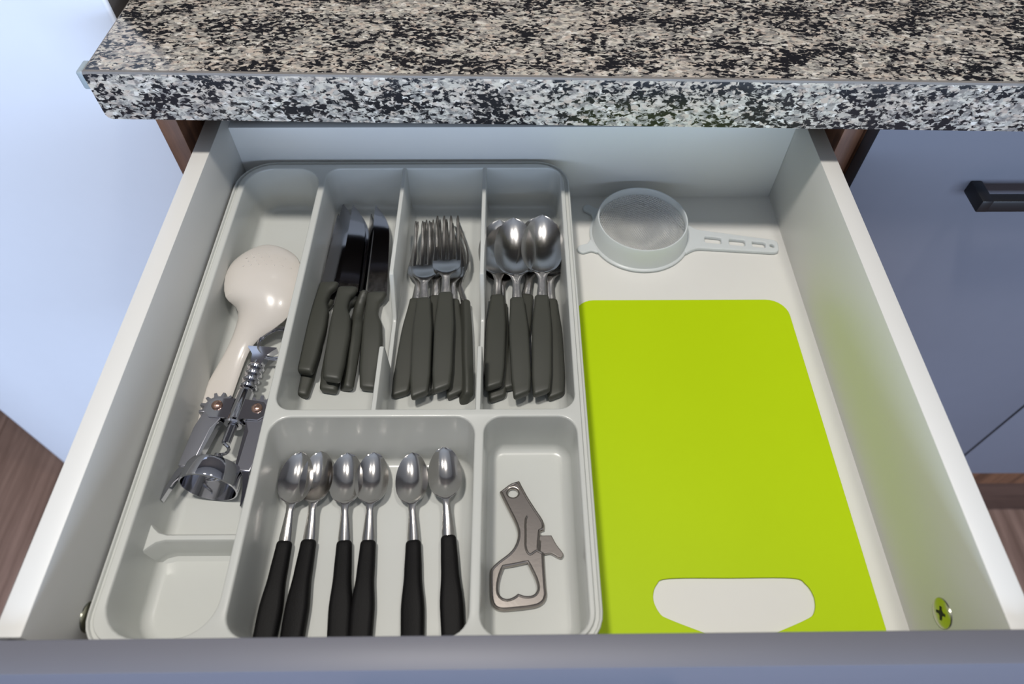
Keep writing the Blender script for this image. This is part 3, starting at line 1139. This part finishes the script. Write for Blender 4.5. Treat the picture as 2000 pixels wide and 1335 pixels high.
for s in (-1, 1):
    # s=+1 is local +y = photo left
    gx, gy, gr = 0.0655, s * 0.0165, 0.0098
    lp = []
    teeth = 9
    a0, a1 = radians(-35), radians(205)
    for k in range(teeth):
        c = a0 + (a1 - a0) * k / (teeth - 1)
        for da, r in ((-0.17, gr), (-0.10, gr + 0.0034), (0.06, gr + 0.0036), (0.13, gr)):
            a = c + da
            # teeth face the head and the outside
            lp.append((gx + r * sin(a) * 1.0, gy + s * r * cos(a) * -1.0))
    # arm back to the bell along the outside
    arm = [(0.0520, s * 0.0262), (0.0460, s * 0.0272), (0.0200, s * 0.0268), (0.0140, s * 0.0262), (0.0140, s * 0.0165), (0.0460, s * 0.0145), (0.0540, s * 0.0105)]
    # lp runs from inner to outer side; the arm continues from the outer side
    loop = lp + arm
    me = plate_mesh('lever', [loop], -0.0033, 0.0033, 0.0004, 1)
    lv = link('lever', me, M['lever'], ck, True)
    # curved claw at the end of the arm
    bm = bmesh.new()
    cl = [(0.0165, 0.0215, 0.0052), (0.0100, 0.0246, 0.0046), (0.0020, 0.0266, 0.0036), (-0.0050, 0.0278, 0.0026), (-0.0105, 0.0282, 0.0014), (-0.0125, 0.0282, 0.0006)]
    bm_loft(bm, [[(x, s * y + dy * w, dz) for dy, dz in ((-0.5, -0.0022), (0.5, -0.0022), (0.5, 0.0022), (-0.5, 0.0022))] for x, y, w in cl])
    link('claw', from_bm(bm, 'claw'), M['chrome'], lv, True)
    bm = bmesh.new()
    bm_lathe(bm, [(0.0050, 0.0041), (0.0060, 0.0041), (0.0070, 0.0034), (0.0077, 0.0018), (0.0079, 0.0002)], 'z', 20, (gx, gy * 0.94, 0))
    link('rivet', from_bm(bm, 'rivet'), M['copper'], ck, True, 'copper-coloured rivet')

# ------------------------------------------------------------------ bottle opener
OPEN_OUT = [(-0.00465, 0.11812, 1), (-0.00086, 0.12125), (0.00381, 0.12467), (0.00978, 0.12665, 1), (0.01554, 0.11491), (0.02119, 0.10521), (0.02594, 0.09744), (0.02729, 0.09319), (0.02692, 0.08941, 1), (0.02445, 0.08858, 1), (0.0241, 0.08484, 1), (0.02345, 0.07909), (0.02326, 0.07503, 1), (0.02641, 0.07324, 1), (0.02661, 0.06228), (0.02702, 0.0507), (0.02728, 0.04466), (0.02536, 0.0402), (0.02107, 0.03741), (0.01417, 0.03612), (0.00653, 0.03535), (-0.00185, 0.0348), (-0.00643, 0.03592), (-0.00914, 0.03887), (-0.01035, 0.04333), (-0.01084, 0.05087), (-0.0109, 0.06011), (-0.00921, 0.06362), (-0.00513, 0.06755), (0.00122, 0.07231), (0.00524, 0.07673), (0.0077, 0.08244), (0.00816, 0.08824), (0.00616, 0.09498), (0.00208, 0.10356), (-0.00126, 0.11056)]
OPEN_HOLE = [(-0.00155, 0.06319, 1), (0.00675, 0.06457), (0.01469, 0.06627, 1), (0.01773, 0.05998), (0.02033, 0.05379), (0.02097, 0.04845), (0.01818, 0.04485), (0.01277, 0.04435), (0.00816, 0.0458, 1), (0.00505, 0.04364), (0.0012, 0.04239), (-0.00265, 0.04345), (-0.00483, 0.04706), (-0.00464, 0.05313), (-0.00334, 0.05852)]
OPEN_EYE = [(0.00884, 0.11744), (0.00832, 0.11574), (0.00692, 0.11451), (0.00503, 0.11407), (0.00314, 0.11453), (0.00176, 0.11577), (0.00126, 0.11747), (0.00177, 0.11917), (0.00316, 0.12042), (0.00507, 0.12087), (0.00697, 0.1204), (0.00835, 0.11914)]
OPEN_BLADE = [(0.0207, 0.08551, 1), (0.03206, 0.08562, 1), (0.03542, 0.07887), (0.03971, 0.07278), (0.03904, 0.07038), (0.0378, 0.06942), (0.03468, 0.07079), (0.03077, 0.07282), (0.02636, 0.07227), (0.02122, 0.07406, 1)]
OPEN_REC = [(0.01525, 0.09947), (0.01394, 0.09522), (0.01378, 0.08518), (0.01366, 0.0778), (0.0148, 0.07376), (0.01676, 0.07198), (0.01918, 0.07334), (0.0212, 0.07453), (0.02318, 0.07372, 1), (0.02404, 0.08431, 1), (0.02074, 0.08847), (0.0197, 0.09604), (0.01942, 0.10203)]

bo = thing('bottle_opener', 'dull metal bottle and tin opener lying in the front right compartment', 'bottle opener', (0, 0, TF + 0.0002))
link('body', plate_mesh('body', [smooth_loop(OPEN_OUT, 4), smooth_loop(OPEN_HOLE, 4), smooth_loop(OPEN_EYE, 3)], 0, 0.0040, 0.0013, 3), M['nickel'], bo, True)
link('tin_cutter', plate_mesh('tin_cutter', [smooth_loop(OPEN_BLADE, 4)], 0.0008, 0.0038, 0.0006, 2), M['nickel'], bo, True)
# raised ridges stamped in the body
bm = bmesh.new()
c = [Vector((p[0], p[1], 0.0040)) for p in smooth_loop(OPEN_REC, 4)[:36]]
bm_tube(bm, c, 0.0008, 8)
for lp_, ins in ((OPEN_OUT, 0.0011), (OPEN_HOLE, -0.0010)):
    q = [Vector(p) for p in smooth_loop(lp_, 3)]
    ar = sum(a.x * b.y - b.x * a.y for a, b in zip(q, q[1:] + q[:1]))
    pts = []
    for i in range(len(q)):
        tg = (q[(i + 1) % len(q)] - q[i - 1]).normalized()
        nn = Vector((-tg.y, tg.x)) * (1 if ar > 0 else -1)
        pts.append((q[i].x + nn.x * ins, q[i].y + nn.y * ins, 0.0037))
    bm_tube(bm, pts, 0.0010, 8, closed=True)
link('ridge', from_bm(bm, 'ridge'), M['nickel'], bo, True)


# ------------------------------------------------------------------ cutting board
bd = thing('cutting_board', 'thin lime-green cutting board with a hand slot, right of the tray', 'cutting board', (0, 0, 0.0003))
outer = rrect(0.0605, 0.2505, 0.0060, 0.3030, 0.018)
hole = smooth_loop([(0.1120, 0.0570), (0.1538, 0.0572), (0.1960, 0.0570), (0.2050, 0.0530), (0.2085, 0.0440), (0.2060, 0.0345), (0.1985, 0.0295), (0.1700, 0.0190, 1),
                    (0.1380, 0.0190, 1), (0.1095, 0.0300), (0.1025, 0.0345), (0.0995, 0.0440), (0.1030, 0.0530)], 6)
link('board', plate_mesh('board', [outer, hole], 0, 0.0018, 0.0005, 2), M['lime'], bd, True)

# ------------------------------------------------------------------ tea strainer
st = thing('tea_strainer', 'small white plastic strainer with steel mesh in the back right corner', 'strainer', (0.1285, 0.3840, 0.0004))
bm = bmesh.new()
bm_lathe(bm, [(0, 0.0440), (0, 0.0472), (0.0008, 0.0480), (0.0022, 0.0480), (0.0030, 0.0472), (0.0034, 0.0458), (0.0060, 0.0450), (0.0228, 0.0424), (0.0236, 0.0419), (0.0236, 0.0410),
              (0.0226, 0.0405), (0.0150, 0.0408), (0.0060, 0.0434), (0, 0.0440)], 'z', 72)
link('rim', from_bm(bm, 'rim'), M['strainer'], st, True)


def mesh_z(x, y):
    q = min((x * x + y * y) / 0.0404 ** 2, 1)
    return 0.0160 - 0.0085 * (1 - q) + 0.0006 * sin(x * 210 + y * 60) * (1 - q)


bm = bmesh.new()
RM = 0.0402
sp = 0.0019
k = -22
while k <= 22:
    c = k * sp
    if abs(c) < RM * 0.995:
        h = sqrt(RM * RM - c * c)
        m_ = max(4, int(22 * h / RM))
        for ax in (0, 1):
            pts = []
            for i in range(m_ + 1):
                v = -h + 2 * h * i / m_
                # wires rotated by 20 degrees
                a, b = (v, c) if ax == 0 else (c, v)
                X = a * cos(0.35) - b * sin(0.35)
                Y = a * sin(0.35) + b * cos(0.35)
                pts.append((X, Y, mesh_z(X, Y) + (0.00012 if ax else -0.00012)))
            bm_tube(bm, pts, 0.00032, 4, caps=False)
    k += 1
link('mesh', from_bm(bm, 'mesh'), M['wire'], st, True, 'fine woven steel wire mesh')
# handle
hd = Vector((0.2580 - 0.1285, 0.3660 - 0.3840))
ang = atan2(hd.y, hd.x)
prof = smooth_loop([(0.0430, 0.0195), (0.0490, 0.0160), (0.0560, 0.0125), (0.0700, 0.0115), (0.1000, 0.0098), (0.1230, 0.0085), (0.1290, 0.0072), (0.1310, 0.0040), (0.1310, -0.0040),
                    (0.1290, -0.0072), (0.1230, -0.0085), (0.1000, -0.0098), (0.0700, -0.0115), (0.0560, -0.0125), (0.0490, -0.0160), (0.0430, -0.0195), (0.0425, 0.0)], 4)
slots = []
for a, b, w in ((0.0620, 0.0775, 0.0040), (0.0850, 0.1000, 0.0038), (0.1065, 0.1190, 0.0034), (0.1230, 0.1270, 0.0022)):
    slots.append(rrect(a, b, -w, w, 0.0018, 4))
h = link('handle', plate_mesh('handle', [prof] + slots, 0.0, 0.0040, 0.0012, 3), M['strainer'], st, True)
h.rotation_euler = (0, 0, ang)
# resting hooks
for a in (radians(143), radians(199)):
    lp = smooth_loop([(0.0470, 0.0085), (0.0520, 0.0052), (0.0565, 0.0050), (0.0610, 0.0048), (0.0638, 0.0020), (0.0638, -0.0020), (0.0610, -0.0048), (0.0565, -0.0050), (0.0520, -0.0052), (0.0470, -0.0085)], 4)
    o = link('hook', plate_mesh('hook', [lp], 0.0002, 0.0030, 0.0009, 3), M['strainer'], st, True)
    o.rotation_euler = (0, 0, a)
